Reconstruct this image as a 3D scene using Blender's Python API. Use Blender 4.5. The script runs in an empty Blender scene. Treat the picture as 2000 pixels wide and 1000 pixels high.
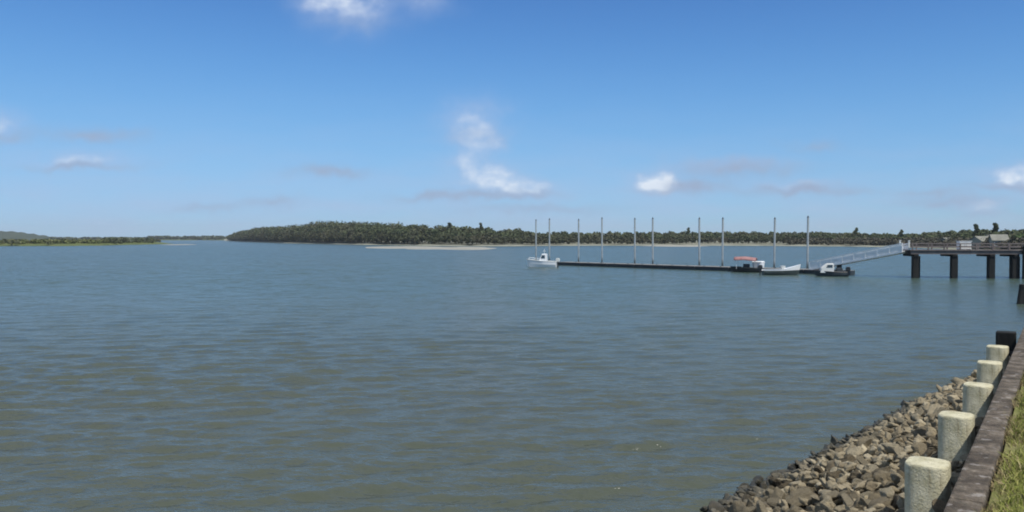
import bpy, math, random
import numpy as np
from mathutils import Vector, Matrix

random.seed(7)
RNG = np.random.default_rng(11)
SC = bpy.context.scene
COL = SC.collection
R = math.radians

# ---------------------------------------------------------------- camera
F_PX, HOR, CAM_Z = 1570.0, 465.0, 4.0
PITCH = math.atan((500 - HOR) / F_PX)
cam_data = bpy.data.cameras.new("camera")
cam_data.lens = 36 * F_PX / 2000
cam_data.clip_start = 0.1
cam_data.clip_end = 30000
cam = bpy.data.objects.new("camera", cam_data)
COL.objects.link(cam)
cam.location = (0, 0, CAM_Z)
cam.rotation_euler = (R(90) - PITCH, 0, 0)
SC.camera = cam
SC.render.filter_size = 1.9
SC.cycles.filter_width = 1.9
SC.cycles.sample_clamp_direct = 1.3
SC.cycles.sample_clamp_indirect = 4.0

# ---------------------------------------------------------------- light
SUN_EL, SUN_AZ = R(60), R(147)          # azimuth clockwise from +Y (the view)
SC.view_settings.view_transform = 'Standard'
SC.view_settings.look = 'None'
SC.view_settings.exposure = 0.0
SC.view_settings.gamma = 1.0
sun_dir = Vector((math.sin(SUN_AZ) * math.cos(SUN_EL), math.cos(SUN_AZ) * math.cos(SUN_EL), math.sin(SUN_EL)))
sd = bpy.data.lights.new("sun", 'SUN')
sd.energy = 4.0
sd.angle = R(0.5)
sd.color = (1.0, 0.955, 0.88)
sun = bpy.data.objects.new("sun", sd)
COL.objects.link(sun)
sun.rotation_euler = (-sun_dir).to_track_quat('-Z', 'Y').to_euler()


def build_world():
    w = bpy.data.worlds.new("World")
    SC.world = w
    w.use_nodes = True
    nt = w.node_tree
    N, L = nt.nodes, nt.links
    N.clear()

    def mth(op, a, b=None, c=None, clamp=False):
        n = N.new('ShaderNodeMath')
        n.operation = op
        n.use_clamp = clamp
        for i, v in enumerate((a, b, c)):
            if v is None:
                continue
            if isinstance(v, (int, float)):
                n.inputs[i].default_value = v
            else:
                L.new(v, n.inputs[i])
        return n.outputs[0]

    sky = N.new('ShaderNodeTexSky')
    sky.sky_type = 'NISHITA'
    sky.sun_disc = False
    sky.sun_elevation = SUN_EL
    sky.sun_rotation = SUN_AZ
    sky.altitude = 0
    sky.air_density = 1.0
    sky.dust_density = 0.0
    sky.ozone_density = 6.0
    tc = N.new('ShaderNodeTexCoord')
    sp = N.new('ShaderNodeSeparateXYZ')
    L.new(tc.outputs['Generated'], sp.inputs[0])
    X, Y, Z = sp.outputs
    yc = mth('MAXIMUM', Y, 0.03)
    u = mth('DIVIDE', X, yc)
    v = mth('DIVIDE', Z, yc)
    # small scale billow shared by all clouds, on the direction itself
    cb = N.new('ShaderNodeCombineXYZ')
    L.new(u, cb.inputs[0]); L.new(v, cb.inputs[1])
    def noise(scale, detail, rough, sx=1.0, sy=1.0, off=0.0):
        m = N.new('ShaderNodeMapping')
        m.inputs['Scale'].default_value = (sx, sy, 1)
        m.inputs['Location'].default_value = (off, off * .7, off)
        L.new(cb.outputs[0], m.inputs[0])
        n = N.new('ShaderNodeTexNoise')
        n.inputs['Scale'].default_value = scale
        n.inputs['Detail'].default_value = detail
        n.inputs['Roughness'].default_value = rough
        L.new(m.outputs[0], n.inputs['Vector'])
        return n
    nw = noise(26, 3, 0.55)
    wsep = N.new('ShaderNodeSeparateXYZ')
    L.new(nw.outputs['Color'], wsep.inputs[0])
    uw = mth('ADD', u, mth('MULTIPLY', mth('SUBTRACT', wsep.outputs[0], 0.5), 0.055))
    vw = mth('ADD', v, mth('MULTIPLY', mth('SUBTRACT', wsep.outputs[1], 0.5), 0.030))
    # bearing and height of each cloud: (u, v, half width, half height, density)
    px = [(695, 14, 72, 44, .66), (625, 5, 46, 28, .50), (835, 6, 44, 28, .42),
          (922, 235, 56, 38, .62), (945, 278, 40, 26, .52), (912, 318, 38, 22, .60), (955, 345, 58, 20, .68),
          (1015, 366, 80, 16, .66), 
          (1288, 354, 40, 21, 1.35), (1430, 318, 90, 11, .45), (1560, 362, 90, 8, .35),
          (150, 313, 95, 15, .62), (2, 246, 40, 34, .55), 
          (1985, 345, 66, 22, .95), (1915, 404, 40, 12, .62), 
          (2300, 250, 200, 50, .6), (-400, 300, 200, 40, .5), (300, -180, 200, 60, .6), (1500, -260, 260, 80, .6)]
    greys = [(1352, 361, 54, 13, .95), (1445, 328, 100, 17, .95), (1575, 371, 120, 9, 1.0), (1590, 285, 44, 10, .6),
             (640, 335, 66, 12, .95), (865, 386, 95, 9, .85), (190, 264, 85, 13, .8), (160, 325, 95, 8, .8), (20, 268, 44, 12, .6),
             (1850, 398, 85, 11, .8), (1830, 378, 55, 8, .7), (410, 407, 65, 9, .6), (540, 397, 55, 10, .65), (1060, 410, 140, 8, .55),
             (930, 262, 48, 16, .30), (1288, 374, 44, 7, .60), (1000, 380, 85, 9, .8), (1975, 364, 74, 8, .85), (700, 48, 60, 14, .25), (1930, 420, 60, 7, .4)]

    def blobs(lst):
        acc = None
        for (x, y, a, b, q) in lst:
            du = mth('MULTIPLY_ADD', uw, F_PX / a, -(x - 1000) / a)
            dv = mth('MULTIPLY_ADD', vw, F_PX / b, -(HOR - y) / b)
            d2 = mth('ADD', mth('MULTIPLY', du, du), mth('MULTIPLY', dv, dv))
            e = mth('MULTIPLY', mth('POWER', 2.718, mth('MULTIPLY', d2, -1.0)), q)
            acc = e if acc is None else mth('ADD', acc, e)
        return acc
    D, Gd = blobs(px), blobs(greys)
    nb = noise(42, 3, 0.5, 1.0, 1.4)
    ns = noise(9, 4, 0.55, 1.0, 5.0, 3.1)
    dens = mth('MULTIPLY', D, mth('MULTIPLY_ADD', nb.outputs['Fac'], 1.3, 0.30))
    # thin haze streaks low over the horizon
    low = mth('POWER', 2.718, mth('MULTIPLY', mth('POWER', mth('DIVIDE', v, 0.10), 2.0), -1.0))
    st = mth('MULTIPLY', mth('MULTIPLY', mth('SUBTRACT', ns.outputs['Fac'], 0.36, clamp=True), 1.3), low)
    dens = mth('ADD', dens, st)
    front = mth('GREATER_THAN', Y, 0.05)
    mask = mth('MULTIPLY', mth('MULTIPLY', dens, front), 0.92, clamp=True)
    ramp = N.new('ShaderNodeValToRGB')
    ramp.color_ramp.elements[0].position = 0.35
    ramp.color_ramp.elements[0].color = (0.43, 0.53, 0.76, 1)
    ramp.color_ramp.elements[1].position = 0.95
    ramp.color_ramp.elements[1].color = (0.78, 0.86, 0.97, 1)
    L.new(mask, ramp.inputs[0])
    # the clear air of the day: hold back the glare low over the horizon, channel by channel
    rgb = N.new('ShaderNodeSeparateColor'); L.new(sky.outputs[0], rgb.inputs[0])
    com = N.new('ShaderNodeCombineColor')
    for i, (g, k, a) in enumerate(((2.0, 0.1208, 0.4905), (2.35, 0.0585, 0.3893), (3.0, 0.01303, 0.1310))):
        x = mth('POWER', rgb.outputs[i], g)
        L.new(mth('DIVIDE', mth('MULTIPLY', x, a), mth('MULTIPLY_ADD', x, k, 1.0)), com.inputs[i])
    b1 = N.new('ShaderNodeBackground'); b1.inputs[1].default_value = 0.10
    L.new(com.outputs[0], b1.inputs[0])
    b2 = N.new('ShaderNodeBackground'); b2.inputs[1].default_value = 1.0
    L.new(ramp.outputs[0], b2.inputs[0])
    mx = N.new('ShaderNodeMixShader')
    gmask = mth('MULTIPLY', mth('MULTIPLY', mth('MULTIPLY', Gd, mth('MULTIPLY_ADD', nb.outputs['Fac'], 1.3, 0.35)), front), 0.85, None, True)
    bg_ = N.new('ShaderNodeBackground'); bg_.inputs[0].default_value = (0.335, 0.43, 0.61, 1)
    mg = N.new('ShaderNodeMixShader')
    L.new(mask, mg.inputs[0]); L.new(b1.outputs[0], mg.inputs[1]); L.new(b2.outputs[0], mg.inputs[2])
    L.new(gmask, mx.inputs[0]); L.new(mg.outputs[0], mx.inputs[1]); L.new(bg_.outputs[0], mx.inputs[2])
    # thin broken veil of cloud, unseen, added overhead to whiten fill light and reflections
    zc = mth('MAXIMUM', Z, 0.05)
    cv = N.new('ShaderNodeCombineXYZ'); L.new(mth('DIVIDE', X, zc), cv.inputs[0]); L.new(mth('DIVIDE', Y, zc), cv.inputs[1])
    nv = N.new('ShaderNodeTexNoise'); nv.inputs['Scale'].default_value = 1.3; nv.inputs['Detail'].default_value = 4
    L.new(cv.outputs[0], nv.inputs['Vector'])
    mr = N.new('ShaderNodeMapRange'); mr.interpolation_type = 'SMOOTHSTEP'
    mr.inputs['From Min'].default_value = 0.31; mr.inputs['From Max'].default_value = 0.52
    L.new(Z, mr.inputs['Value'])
    fill_veil = mth('MULTIPLY', mr.outputs[0], mth('MULTIPLY_ADD', nv.outputs['Fac'], 1.3, -0.08, True), None, True)
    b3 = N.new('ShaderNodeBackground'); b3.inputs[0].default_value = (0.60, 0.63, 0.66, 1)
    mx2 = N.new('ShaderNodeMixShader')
    L.new(fill_veil, mx2.inputs[0]); L.new(mx.outputs[0], mx2.inputs[1]); L.new(b3.outputs[0], mx2.inputs[2])
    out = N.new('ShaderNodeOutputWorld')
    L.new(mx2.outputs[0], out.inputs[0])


build_world()

# ---------------------------------------------------------------- helpers
def ray(px, py):
    f = Vector((0, math.cos(PITCH), -math.sin(PITCH)))
    up = Vector((0, math.sin(PITCH), math.cos(PITCH)))
    return f + Vector((1, 0, 0)) * ((px - 1000) / F_PX) + up * ((500 - py) / F_PX)


def on_z(px, py, z=0.0):
    d = ray(px, py)
    k = (z - CAM_Z) / d.z
    return Vector((d.x * k, d.y * k, z))


def at_d(px, Y, z=0.0):
    return Vector(((px - 1000) / F_PX * Y, Y, z))


TH = math.atan2(1075, 1570)
ST, CT = math.sin(TH), math.cos(TH)
DIR = Vector((ST, CT, 0)); SEA = Vector((-CT, ST, 0))


def wt(s, t, z=0.0):            # wall coordinates: s metres seaward, t metres along
    return Vector((-s * CT + t * ST, s * ST + t * CT, z))


class MB:
    def __init__(self):
        self.v, self.f = [], []

    def add(self, vs, fs):
        o = len(self.v)
        self.v += [tuple(p) for p in vs]
        self.f += [tuple(i + o for i in f) for f in fs]

    def box(self, c, size, rz=0.0, m=None):
        sx, sy, sz = size[0] / 2, size[1] / 2, size[2] / 2
        M = m or Matrix.Rotation(rz, 3, 'Z')
        vs = [Vector(c) + M @ Vector((x * sx, y * sy, z * sz)) for z in (-1, 1) for (x, y) in ((-1, -1), (1, -1), (1, 1), (-1, 1))]
        self.add(vs, [(3, 2, 1, 0), (4, 5, 6, 7), (0, 1, 5, 4), (1, 2, 6, 5), (2, 3, 7, 6), (3, 0, 4, 7)])

    def bar(self, a, b, w, h=None):
        a, b = Vector(a), Vector(b)
        h = h or w
        d = b - a
        q = d.to_track_quat('Y', 'Z').to_matrix()
        self.box((a + b) / 2, (w, d.length, h), m=q)

    def tube(self, a, b, r0, r1=None, n=12, cap=True):
        a, b = Vector(a), Vector(b)
        r1 = r0 if r1 is None else r1
        q = (b - a).to_track_quat('Z', 'Y').to_matrix()
        vs = []
        for p, r in ((a, r0), (b, r1)):
            for k in range(n):
                t = 2 * math.pi * k / n
                vs.append(p + q @ Vector((r * math.cos(t), r * math.sin(t), 0)))
        fs = [(k, (k + 1) % n, n + (k + 1) % n, n + k) for k in range(n)]
        if cap:
            fs += [tuple(range(n - 1, -1, -1)), tuple(range(n, 2 * n))]
        self.add(vs, fs)

    def loft(self, rings, closed=True, caps=True):
        n = len(rings[0]); vs = [p for r in rings for p in r]
        fs = []
        for i in range(len(rings) - 1):
            for k in range(n if closed else n - 1):
                fs.append((i * n + k, i * n + (k + 1) % n, (i + 1) * n + (k + 1) % n, (i + 1) * n + k))
        if caps:
            fs += [tuple(range(n - 1, -1, -1)), tuple(range((len(rings) - 1) * n, len(rings) * n))]
        self.add(vs, fs)

    def build(self, name, mat, parent=None, smooth=False, bevel=0.0, loc=None):
        me = bpy.data.meshes.new(name)
        me.from_pydata(self.v, [], self.f)
        me.update()
        return finish(name, me, mat, parent, smooth, bevel, loc)


def finish(name, me, mat, parent=None, smooth=False, bevel=0.0, loc=None):
    if mat:
        me.materials.append(mat)
    if smooth:
        me.polygons.foreach_set('use_smooth', [True] * len(me.polygons))
    o = bpy.data.objects.new(name, me)
    COL.objects.link(o)
    if loc is not None:
        o.location = loc
    if parent:
        o.parent = parent
    if bevel:
        b = o.modifiers.new("bevel", 'BEVEL')
        b.width = bevel; b.segments = 2; b.limit_method = 'ANGLE'
    return o


def np_mesh(name, V, Fq, mat, parent=None, smooth=False):
    """vertices (n,3) and quads (m,4) straight from arrays"""
    me = bpy.data.meshes.new(name)
    V = np.ascontiguousarray(V, dtype=np.float32); Fq = np.ascontiguousarray(Fq, dtype=np.int32)
    k = Fq.shape[1]
    me.vertices.add(len(V)); me.vertices.foreach_set('co', V.ravel())
    me.loops.add(Fq.size); me.loops.foreach_set('vertex_index', Fq.ravel())
    me.polygons.add(len(Fq))
    me.polygons.foreach_set('loop_start', np.arange(0, Fq.size, k, dtype=np.int32))
    me.polygons.foreach_set('loop_total', np.full(len(Fq), k, dtype=np.int32))
    me.update(calc_edges=True)
    me.validate()
    return finish(name, me, mat, parent, smooth)


def tag(o, label=None, cat=None, group=None, kind=None):
    for k, v in (('label', label), ('category', cat), ('group', group), ('kind', kind)):
        if v:
            o[k] = v
    return o


def empty(name, loc, label, cat, group=None, rz=0.0):
    o = bpy.data.objects.new(name, None)
    COL.objects.link(o)
    o.location = loc
    o.rotation_euler = (0, 0, rz)
    o.empty_display_size = 0.3
    return tag(o, label, cat, group)


# ---------------------------------------------------------------- materials
class MT:
    def __init__(self, name, rough=0.7, spec=0.5, metal=0.0):
        self.m = bpy.data.materials.new(name)
        self.m.use_nodes = True
        self.N, self.L = self.m.node_tree.nodes, self.m.node_tree.links
        self.b = self.N['Principled BSDF']
        self.b.inputs['Roughness'].default_value = rough
        self.b.inputs['Specular IOR Level'].default_value = spec
        self.b.inputs['Metallic'].default_value = metal
        self.tc = self.N.new('ShaderNodeTexCoord')
        self.geo = self.N.new('ShaderNodeNewGeometry')

    def set(self, name, v):
        i = self.b.inputs[name]
        if isinstance(v, (int, float, tuple)):
            i.default_value = v if not (isinstance(v, tuple) and len(v) == 3) else (*v, 1)
        else:
            self.L.new(v, i)

    def noise(self, scale, detail=4, rough=0.55, coord='Object', sc=(1, 1, 1), out='Fac', rot=0.0):
        mp = self.N.new('ShaderNodeMapping')
        mp.inputs['Scale'].default_value = sc
        mp.inputs['Rotation'].default_value = (0, 0, rot)
        self.L.new(self.geo.outputs['Position'] if coord == 'World' else self.tc.outputs[coord], mp.inputs[0])
        n = self.N.new('ShaderNodeTexNoise')
        n.inputs['Scale'].default_value = scale
        n.inputs['Detail'].default_value = detail
        n.inputs['Roughness'].default_value = rough
        self.L.new(mp.outputs[0], n.inputs['Vector'])
        return n.outputs[out]

    def ramp(self, fac, stops):
        r = self.N.new('ShaderNodeValToRGB')
        e = r.color_ramp.elements
        while len(e) < len(stops):
            e.new(0.5)
        for i, (p, c) in enumerate(stops):
            e[i].position = p
            e[i].color = (*c, 1) if len(c) == 3 else c
        self.L.new(fac, r.inputs[0])
        return r.outputs[0]

    def mix(self, fac, a, b, mode='MIX'):
        n = self.N.new('ShaderNodeMix')
        n.data_type = 'RGBA'; n.blend_type = mode
        for idx, v in ((0, fac), (6, a), (7, b)):
            if isinstance(v, (int, float)):
                n.inputs[idx].default_value = v
            elif isinstance(v, tuple):
                n.inputs[idx].default_value = (*v, 1) if len(v) == 3 else v
            else:
                self.L.new(v, n.inputs[idx])
        return n.outputs[2]

    def math(self, op, a, b=None, c=None, clamp=False):
        n = self.N.new('ShaderNodeMath'); n.operation = op; n.use_clamp = clamp
        for i, v in enumerate((a, b, c)):
            if v is None:
                continue
            if isinstance(v, (int, float)):
                n.inputs[i].default_value = v
            else:
                self.L.new(v, n.inputs[i])
        return n.outputs[0]

    def bump(self, h, dist=0.02, strength=1.0, prev=None):
        n = self.N.new('ShaderNodeBump')
        n.inputs['Distance'].default_value = dist
        n.inputs['Strength'].default_value = strength
        self.L.new(h, n.inputs['Height'])
        if prev is not None:
            self.L.new(prev, n.inputs['Normal'])
        return n.outputs[0]

    def zpos(self):
        s = self.N.new('ShaderNodeSeparateXYZ')
        self.L.new(self.geo.outputs['Position'], s.inputs[0])
        return s.outputs[2]

    def rnd(self):
        o = self.N.new('ShaderNodeObjectInfo')
        return self.math('FRACT', self.math('ADD', o.outputs['Random'], self.geo.outputs['Random Per Island']))


def worn(name, c0, c1, scale=3.0, rough=0.7, spec=0.4, bump=0.0, metal=0.0, sc=(1, 1, 1)):
    t = MT(name, rough, spec, metal)
    n = t.noise(scale, 5, 0.6, sc=sc)
    t.set('Base Color', t.ramp(n, [(0.3, c0), (0.7, c1)]))
    if bump:
        t.set('Normal', t.bump(t.noise(scale * 6, 4, 0.6, sc=sc), bump))
    return t.m


def mat_water():
    t = MT("estuary_water", 0.07, 0.5)
    t.b.inputs['IOR'].default_value = 1.333
    big = t.noise(0.035, 3, 0.5, 'World', (1, 0.45, 1))
    # silty shallows near the bank, clearer bluish channel further out
    sp = t.N.new('ShaderNodeSeparateXYZ')
    t.L.new(t.geo.outputs['Position'], sp.inputs[0])
    far = t.math('MULTIPLY_ADD', t.math('ADD', sp.outputs[1], t.math('MULTIPLY', big, 14.0)), 1 / 45.0, -0.55, True)
    c = t.mix(far, (0.070, 0.083, 0.062), (0.050, 0.085, 0.070))
    c = t.mix(t.math('MULTIPLY', big, 0.3), c, (0.070, 0.078, 0.054))
    t.set('Base Color', c)
    n1 = t.noise(1.5, 3, 0.55, 'World', (1.0, 2.1, 1), rot=R(-14))
    n2 = t.noise(2.6, 3, 0.6, 'World', (1.0, 1.9, 1), rot=R(9))
    n3 = t.noise(9.0, 2, 0.6, 'World', (1.0, 1.5, 1), rot=R(-20))
    gust = t.math('MULTIPLY_ADD', t.noise(0.05, 2, 0.5, 'World', (1, .5, 1)), 1.2, 0.4)
    b = t.bump(t.math('MULTIPLY', n1, gust), 0.085, 1.0)
    b = t.bump(t.math('MULTIPLY', n2, gust), 0.062, 1.0, b)
    b = t.bump(n3, 0.011, 1.0, b)
    # chop too fine for the mesh: slopes straight from vector noise
    dist = t.math('MULTIPLY_ADD', sp.outputs[1], 1 / 65.0, -0.10, True)
    va = t.noise(0.55, 3, 0.6, 'World', (1.0, 1.7, 1), out='Color', rot=R(-10))
    vb = t.noise(2.3, 2, 0.6, 'World', (1.0, 1.5, 1), out='Color')
    def vm(op, a, b_):
        n = t.N.new('ShaderNodeVectorMath'); n.operation = op
        for i, v in enumerate((a, b_)):
            if isinstance(v, tuple):
                n.inputs[i].default_value = v
            elif v is not None:
                t.L.new(v, n.inputs[i])
        return n
    sl = vm('ADD', vm('SUBTRACT', va, (.5, .5, .5)).outputs[0], vm('SUBTRACT', vb, (.5, .5, .5)).outputs[0]).outputs[0]
    sl = vm('MULTIPLY', sl, (1.05, 1.05, 0.0)).outputs[0]
    sc = vm('SCALE', sl, None); t.L.new(t.math('MULTIPLY', dist, gust), sc.inputs['Scale'])
    nn = vm('NORMALIZE', vm('ADD', b, sc.outputs[0]).outputs[0], None)
    t.set('Normal', nn.outputs[0])
    t.set('Roughness', t.math('MULTIPLY_ADD', dist, 0.06, 0.19))
    return t.m


def mat_rock(name):
    t = MT(name, 0.85, 0.3)
    r = t.rnd()
    n = t.noise(4.5, 5, 0.65)
    c = t.ramp(r, [(0.0, (0.19, 0.155, 0.10)), (0.3, (0.40, 0.34, 0.228)), (0.6, (0.30, 0.26, 0.18)), (1.0, (0.56, 0.49, 0.345))])
    c = t.mix(0.55, c, t.ramp(n, [(0.3, (0.30, 0.27, 0.22)), (0.52, (0.62, 0.6, 0.56)), (0.75, (0.95, 0.92, 0.86))]), 'MULTIPLY')
    # tide stain: dark wet weed up to a ragged line
    z = t.math('ADD', t.zpos(), t.math('MULTIPLY', t.math('SUBTRACT', t.noise(1.6, 3, 0.6, 'World'), 0.5), 0.5))
    wet = t.math('SUBTRACT', 1.0, t.math('MULTIPLY_ADD', z, 2.6, -0.55, True))
    c = t.mix(t.math('MULTIPLY', wet, 0.85), c, (0.035, 0.036, 0.028))
    t.set('Base Color', c)
    t.set('Roughness', t.math('MULTIPLY_ADD', wet, -0.5, 0.88))
    t.set('Normal', t.bump(t.noise(11, 5, 0.65), 0.05))
    return t.m


def mat_pile():
    t = MT("pile_concrete", 0.85, 0.3)
    n = t.noise(6, 6, 0.7)
    c = t.ramp(n, [(0.32, (0.42, 0.395, 0.25)), (0.65, (0.70, 0.665, 0.49))])
    st = t.noise(7, 3, 0.6, sc=(3.0, 3.0, 0.35))
    c = t.mix(t.math('MULTIPLY', t.ramp(st, [(0.55, (0, 0, 0)), (0.68, (1, 1, 1))]), 0.4), c, (0.15, 0.105, 0.06))
    z = t.math('ADD', t.zpos(), t.math('MULTIPLY', t.math('SUBTRACT', t.noise(3, 3, 0.6, 'World'), 0.5), 0.4))
    c = t.mix(t.math('SUBTRACT', 1.0, t.math('MULTIPLY_ADD', z, 2.2, -2.4, True)), c, (0.12, 0.115, 0.07))
    t.set('Base Color', c)
    t.set('Normal', t.bump(t.noise(30, 5, 0.7), 0.016))
    return t.m


def mat_cap():
    t = MT("cap_concrete", 0.9, 0.25)
    a = t.noise(3.2, 6, 0.7)
    b = t.noise(22, 4, 0.7)
    c = t.ramp(a, [(0.34, (0.034, 0.028, 0.021)), (0.48, (0.100, 0.080, 0.060)), (0.60, (0.19, 0.157, 0.120)), (0.74, (0.36, 0.325, 0.265))])
    c = t.mix(t.math('MULTIPLY', t.ramp(b, [(0.5, (0, 0, 0)), (0.62, (1, 1, 1))]), 0.6), c, (0.07, 0.065, 0.05))
    c = t.mix(t.math('MULTIPLY', t.ramp(t.noise(9, 3, 0.6), [(0.58, (0, 0, 0)), (0.66, (1, 1, 1))]), 0.5), c, (0.40, 0.37, 0.34))
    t.set('Base Color', c)
    t.set('Normal', t.bump(b, 0.03))
    return t.m


def mat_leaf(name, stops, tint=None):
    t = MT(name, 0.75, 0.25)
    r = t.rnd()
    c = t.ramp(r, stops)
    big = t.noise(0.06, 3, 0.6, 'World')
    if tint:
        c = t.mix(t.ramp(big, [(0.42, (0, 0, 0)), (0.62, (1, 1, 1))]), c, tint)
    t.set('Base Color', c)
    return t.m


def mat_ground(name, c0, c1, c2, scale):
    t = MT(name, 0.95, 0.15)
    n = t.noise(scale, 6, 0.65, 'World')
    c = t.ramp(n, [(0.3, c0), (0.5, c1), (0.7, c2)])
    t.set('Base Color', c)
    t.set('Normal', t.bump(t.noise(scale * 5, 5, 0.6, 'World'), 0.05 / max(scale, 0.2)))
    return t.m


def mat_steel_pole():
    t = MT("galvanised_steel", 0.5, 0.5, 0.25)
    n = t.noise(1.2, 4, 0.6, sc=(2, 2, 0.6))
    c = t.ramp(n, [(0.3, (0.34, 0.37, 0.37)), (0.7, (0.48, 0.50, 0.49))])
    z = t.math('ADD', t.zpos(), t.math('MULTIPLY', t.noise(2, 3, 0.6, 'World'), 0.5))
    c = t.mix(t.math('SUBTRACT', 1.0, t.math('MULTIPLY_ADD', z, 1.6, -1.6, True)), c, (0.09, 0.105, 0.105))
    t.set('Base Color', c)
    return t.m


M = {
    'water': mat_water(),
    'rock': mat_rock("rubble_stone"),
    'pile': mat_pile(),
    'cap': mat_cap(),
    'wall': worn("stained_wall", (0.05, 0.045, 0.04), (0.13, 0.115, 0.10), 2.0, 0.9, 0.2, 0.02),
    'bank': mat_ground("silt_bank", (0.025, 0.022, 0.016), (0.045, 0.04, 0.03), (0.08, 0.07, 0.05), 3.0),
    'lawn': mat_ground("lawn_soil", (0.11, 0.10, 0.045), (0.16, 0.17, 0.055), (0.23, 0.20, 0.11), 2.4),
    'sand': mat_ground("pale_sand", (0.22, 0.215, 0.18), (0.31, 0.305, 0.265), (0.39, 0.385, 0.345), 0.15),
    'mud': mat_ground("marsh_mud", (0.17, 0.175, 0.13), (0.25, 0.255, 0.20), (0.32, 0.325, 0.265), 0.12),
    'marsh': mat_ground("marsh_turf", (0.075, 0.10, 0.03), (0.11, 0.135, 0.045), (0.15, 0.16, 0.065), 0.08),
    'hill': mat_ground("hill_wood_cover", (0.03, 0.045, 0.03), (0.045, 0.06, 0.035), (0.06, 0.075, 0.045), 0.02),
    'steel': mat_steel_pole(),
    'alu': worn("weathered_aluminium", (0.76, 0.78, 0.77), (0.86, 0.87, 0.86), 2.0, 0.5, 0.5, metal=0.0),
    'float': worn("dark_float", (0.022, 0.030, 0.036), (0.055, 0.068, 0.078), 1.2, 0.6, 0.4),
    'deck': worn("grey_decking", (0.17, 0.17, 0.165), (0.28, 0.275, 0.26), 2.5, 0.85, 0.25, 0.01, sc=(6, 1, 1)),
    'timber': worn("creosoted_timber", (0.008, 0.009, 0.009), (0.022, 0.022, 0.020), 2.0, 0.8, 0.3, 0.02, sc=(1, 1, .25)),
    'pier': worn("pier_timber", (0.12, 0.10, 0.095), (0.21, 0.18, 0.165), 1.5, 0.85, 0.25, 0.01),
    'white': worn("white_gelcoat", (0.80, 0.81, 0.80), (0.87, 0.87, 0.86), 1.5, 0.28, 0.5),
    'offwhite': worn("aged_white_paint", (0.60, 0.61, 0.58), (0.74, 0.74, 0.70), 1.2, 0.6, 0.3),
    'glass': worn("dark_glass", (0.03, 0.045, 0.055), (0.05, 0.065, 0.075), 1.0, 0.08, 0.6),
    'red': worn("faded_red_canvas", (0.27, 0.12, 0.115), (0.38, 0.23, 0.22), 2.0, 0.85, 0.2),
    'darkhull': worn("dark_green_hull", (0.03, 0.045, 0.045), (0.06, 0.075, 0.072), 1.5, 0.4, 0.4),
    'black': worn("black_engine", (0.012, 0.013, 0.015), (0.03, 0.03, 0.032), 3.0, 0.4, 0.5),
    'roof': worn("pale_roof", (0.17, 0.17, 0.145), (0.26, 0.26, 0.22), 0.8, 0.8, 0.3),
    'housewall': worn("beige_siding", (0.24, 0.23, 0.19), (0.32, 0.31, 0.26), 0.8, 0.8, 0.3),
    'bark': worn("bark", (0.06, 0.05, 0.04), (0.12, 0.10, 0.08), 1.0, 0.9, 0.2),
    'leaf': mat_leaf("leaf_dark", [(0, (0.056, 0.074, 0.034)), (0.5, (0.074, 0.094, 0.042)), (1, (0.094, 0.112, 0.050))], (0.090, 0.094, 0.052)),
    'leaf_olive': mat_leaf("leaf_olive", [(0, (0.040, 0.050, 0.022)), (0.5, (0.056, 0.066, 0.030)), (1, (0.075, 0.080, 0.040))], (0.070, 0.068, 0.040)),
    'leaf_light': mat_leaf("leaf_light", [(0, (0.045, 0.075, 0.025)), (0.5, (0.075, 0.11, 0.04)), (1, (0.11, 0.15, 0.06))]),
    'reed': mat_leaf("reed", [(0, (0.085, 0.10, 0.030)), (0.5, (0.12, 0.14, 0.045)), (1, (0.16, 0.16, 0.07))], (0.11, 0.115, 0.055)),
    'reed_brown': mat_leaf("reed_brown", [(0, (0.060, 0.058, 0.038)), (0.5, (0.085, 0.080, 0.054)), (1, (0.115, 0.106, 0.072))]),
    'grass': mat_leaf("grass_blade", [(0, (0.16, 0.18, 0.034)), (0.40, (0.25, 0.28, 0.055)), (0.75, (0.33, 0.325, 0.095)), (1, (0.40, 0.33, 0.17))]),
    'straw': mat_leaf("dry_grass", [(0, (0.20, 0.15, 0.075)), (0.6, (0.30, 0.235, 0.125)), (1, (0.24, 0.24, 0.07))]),
}

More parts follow.
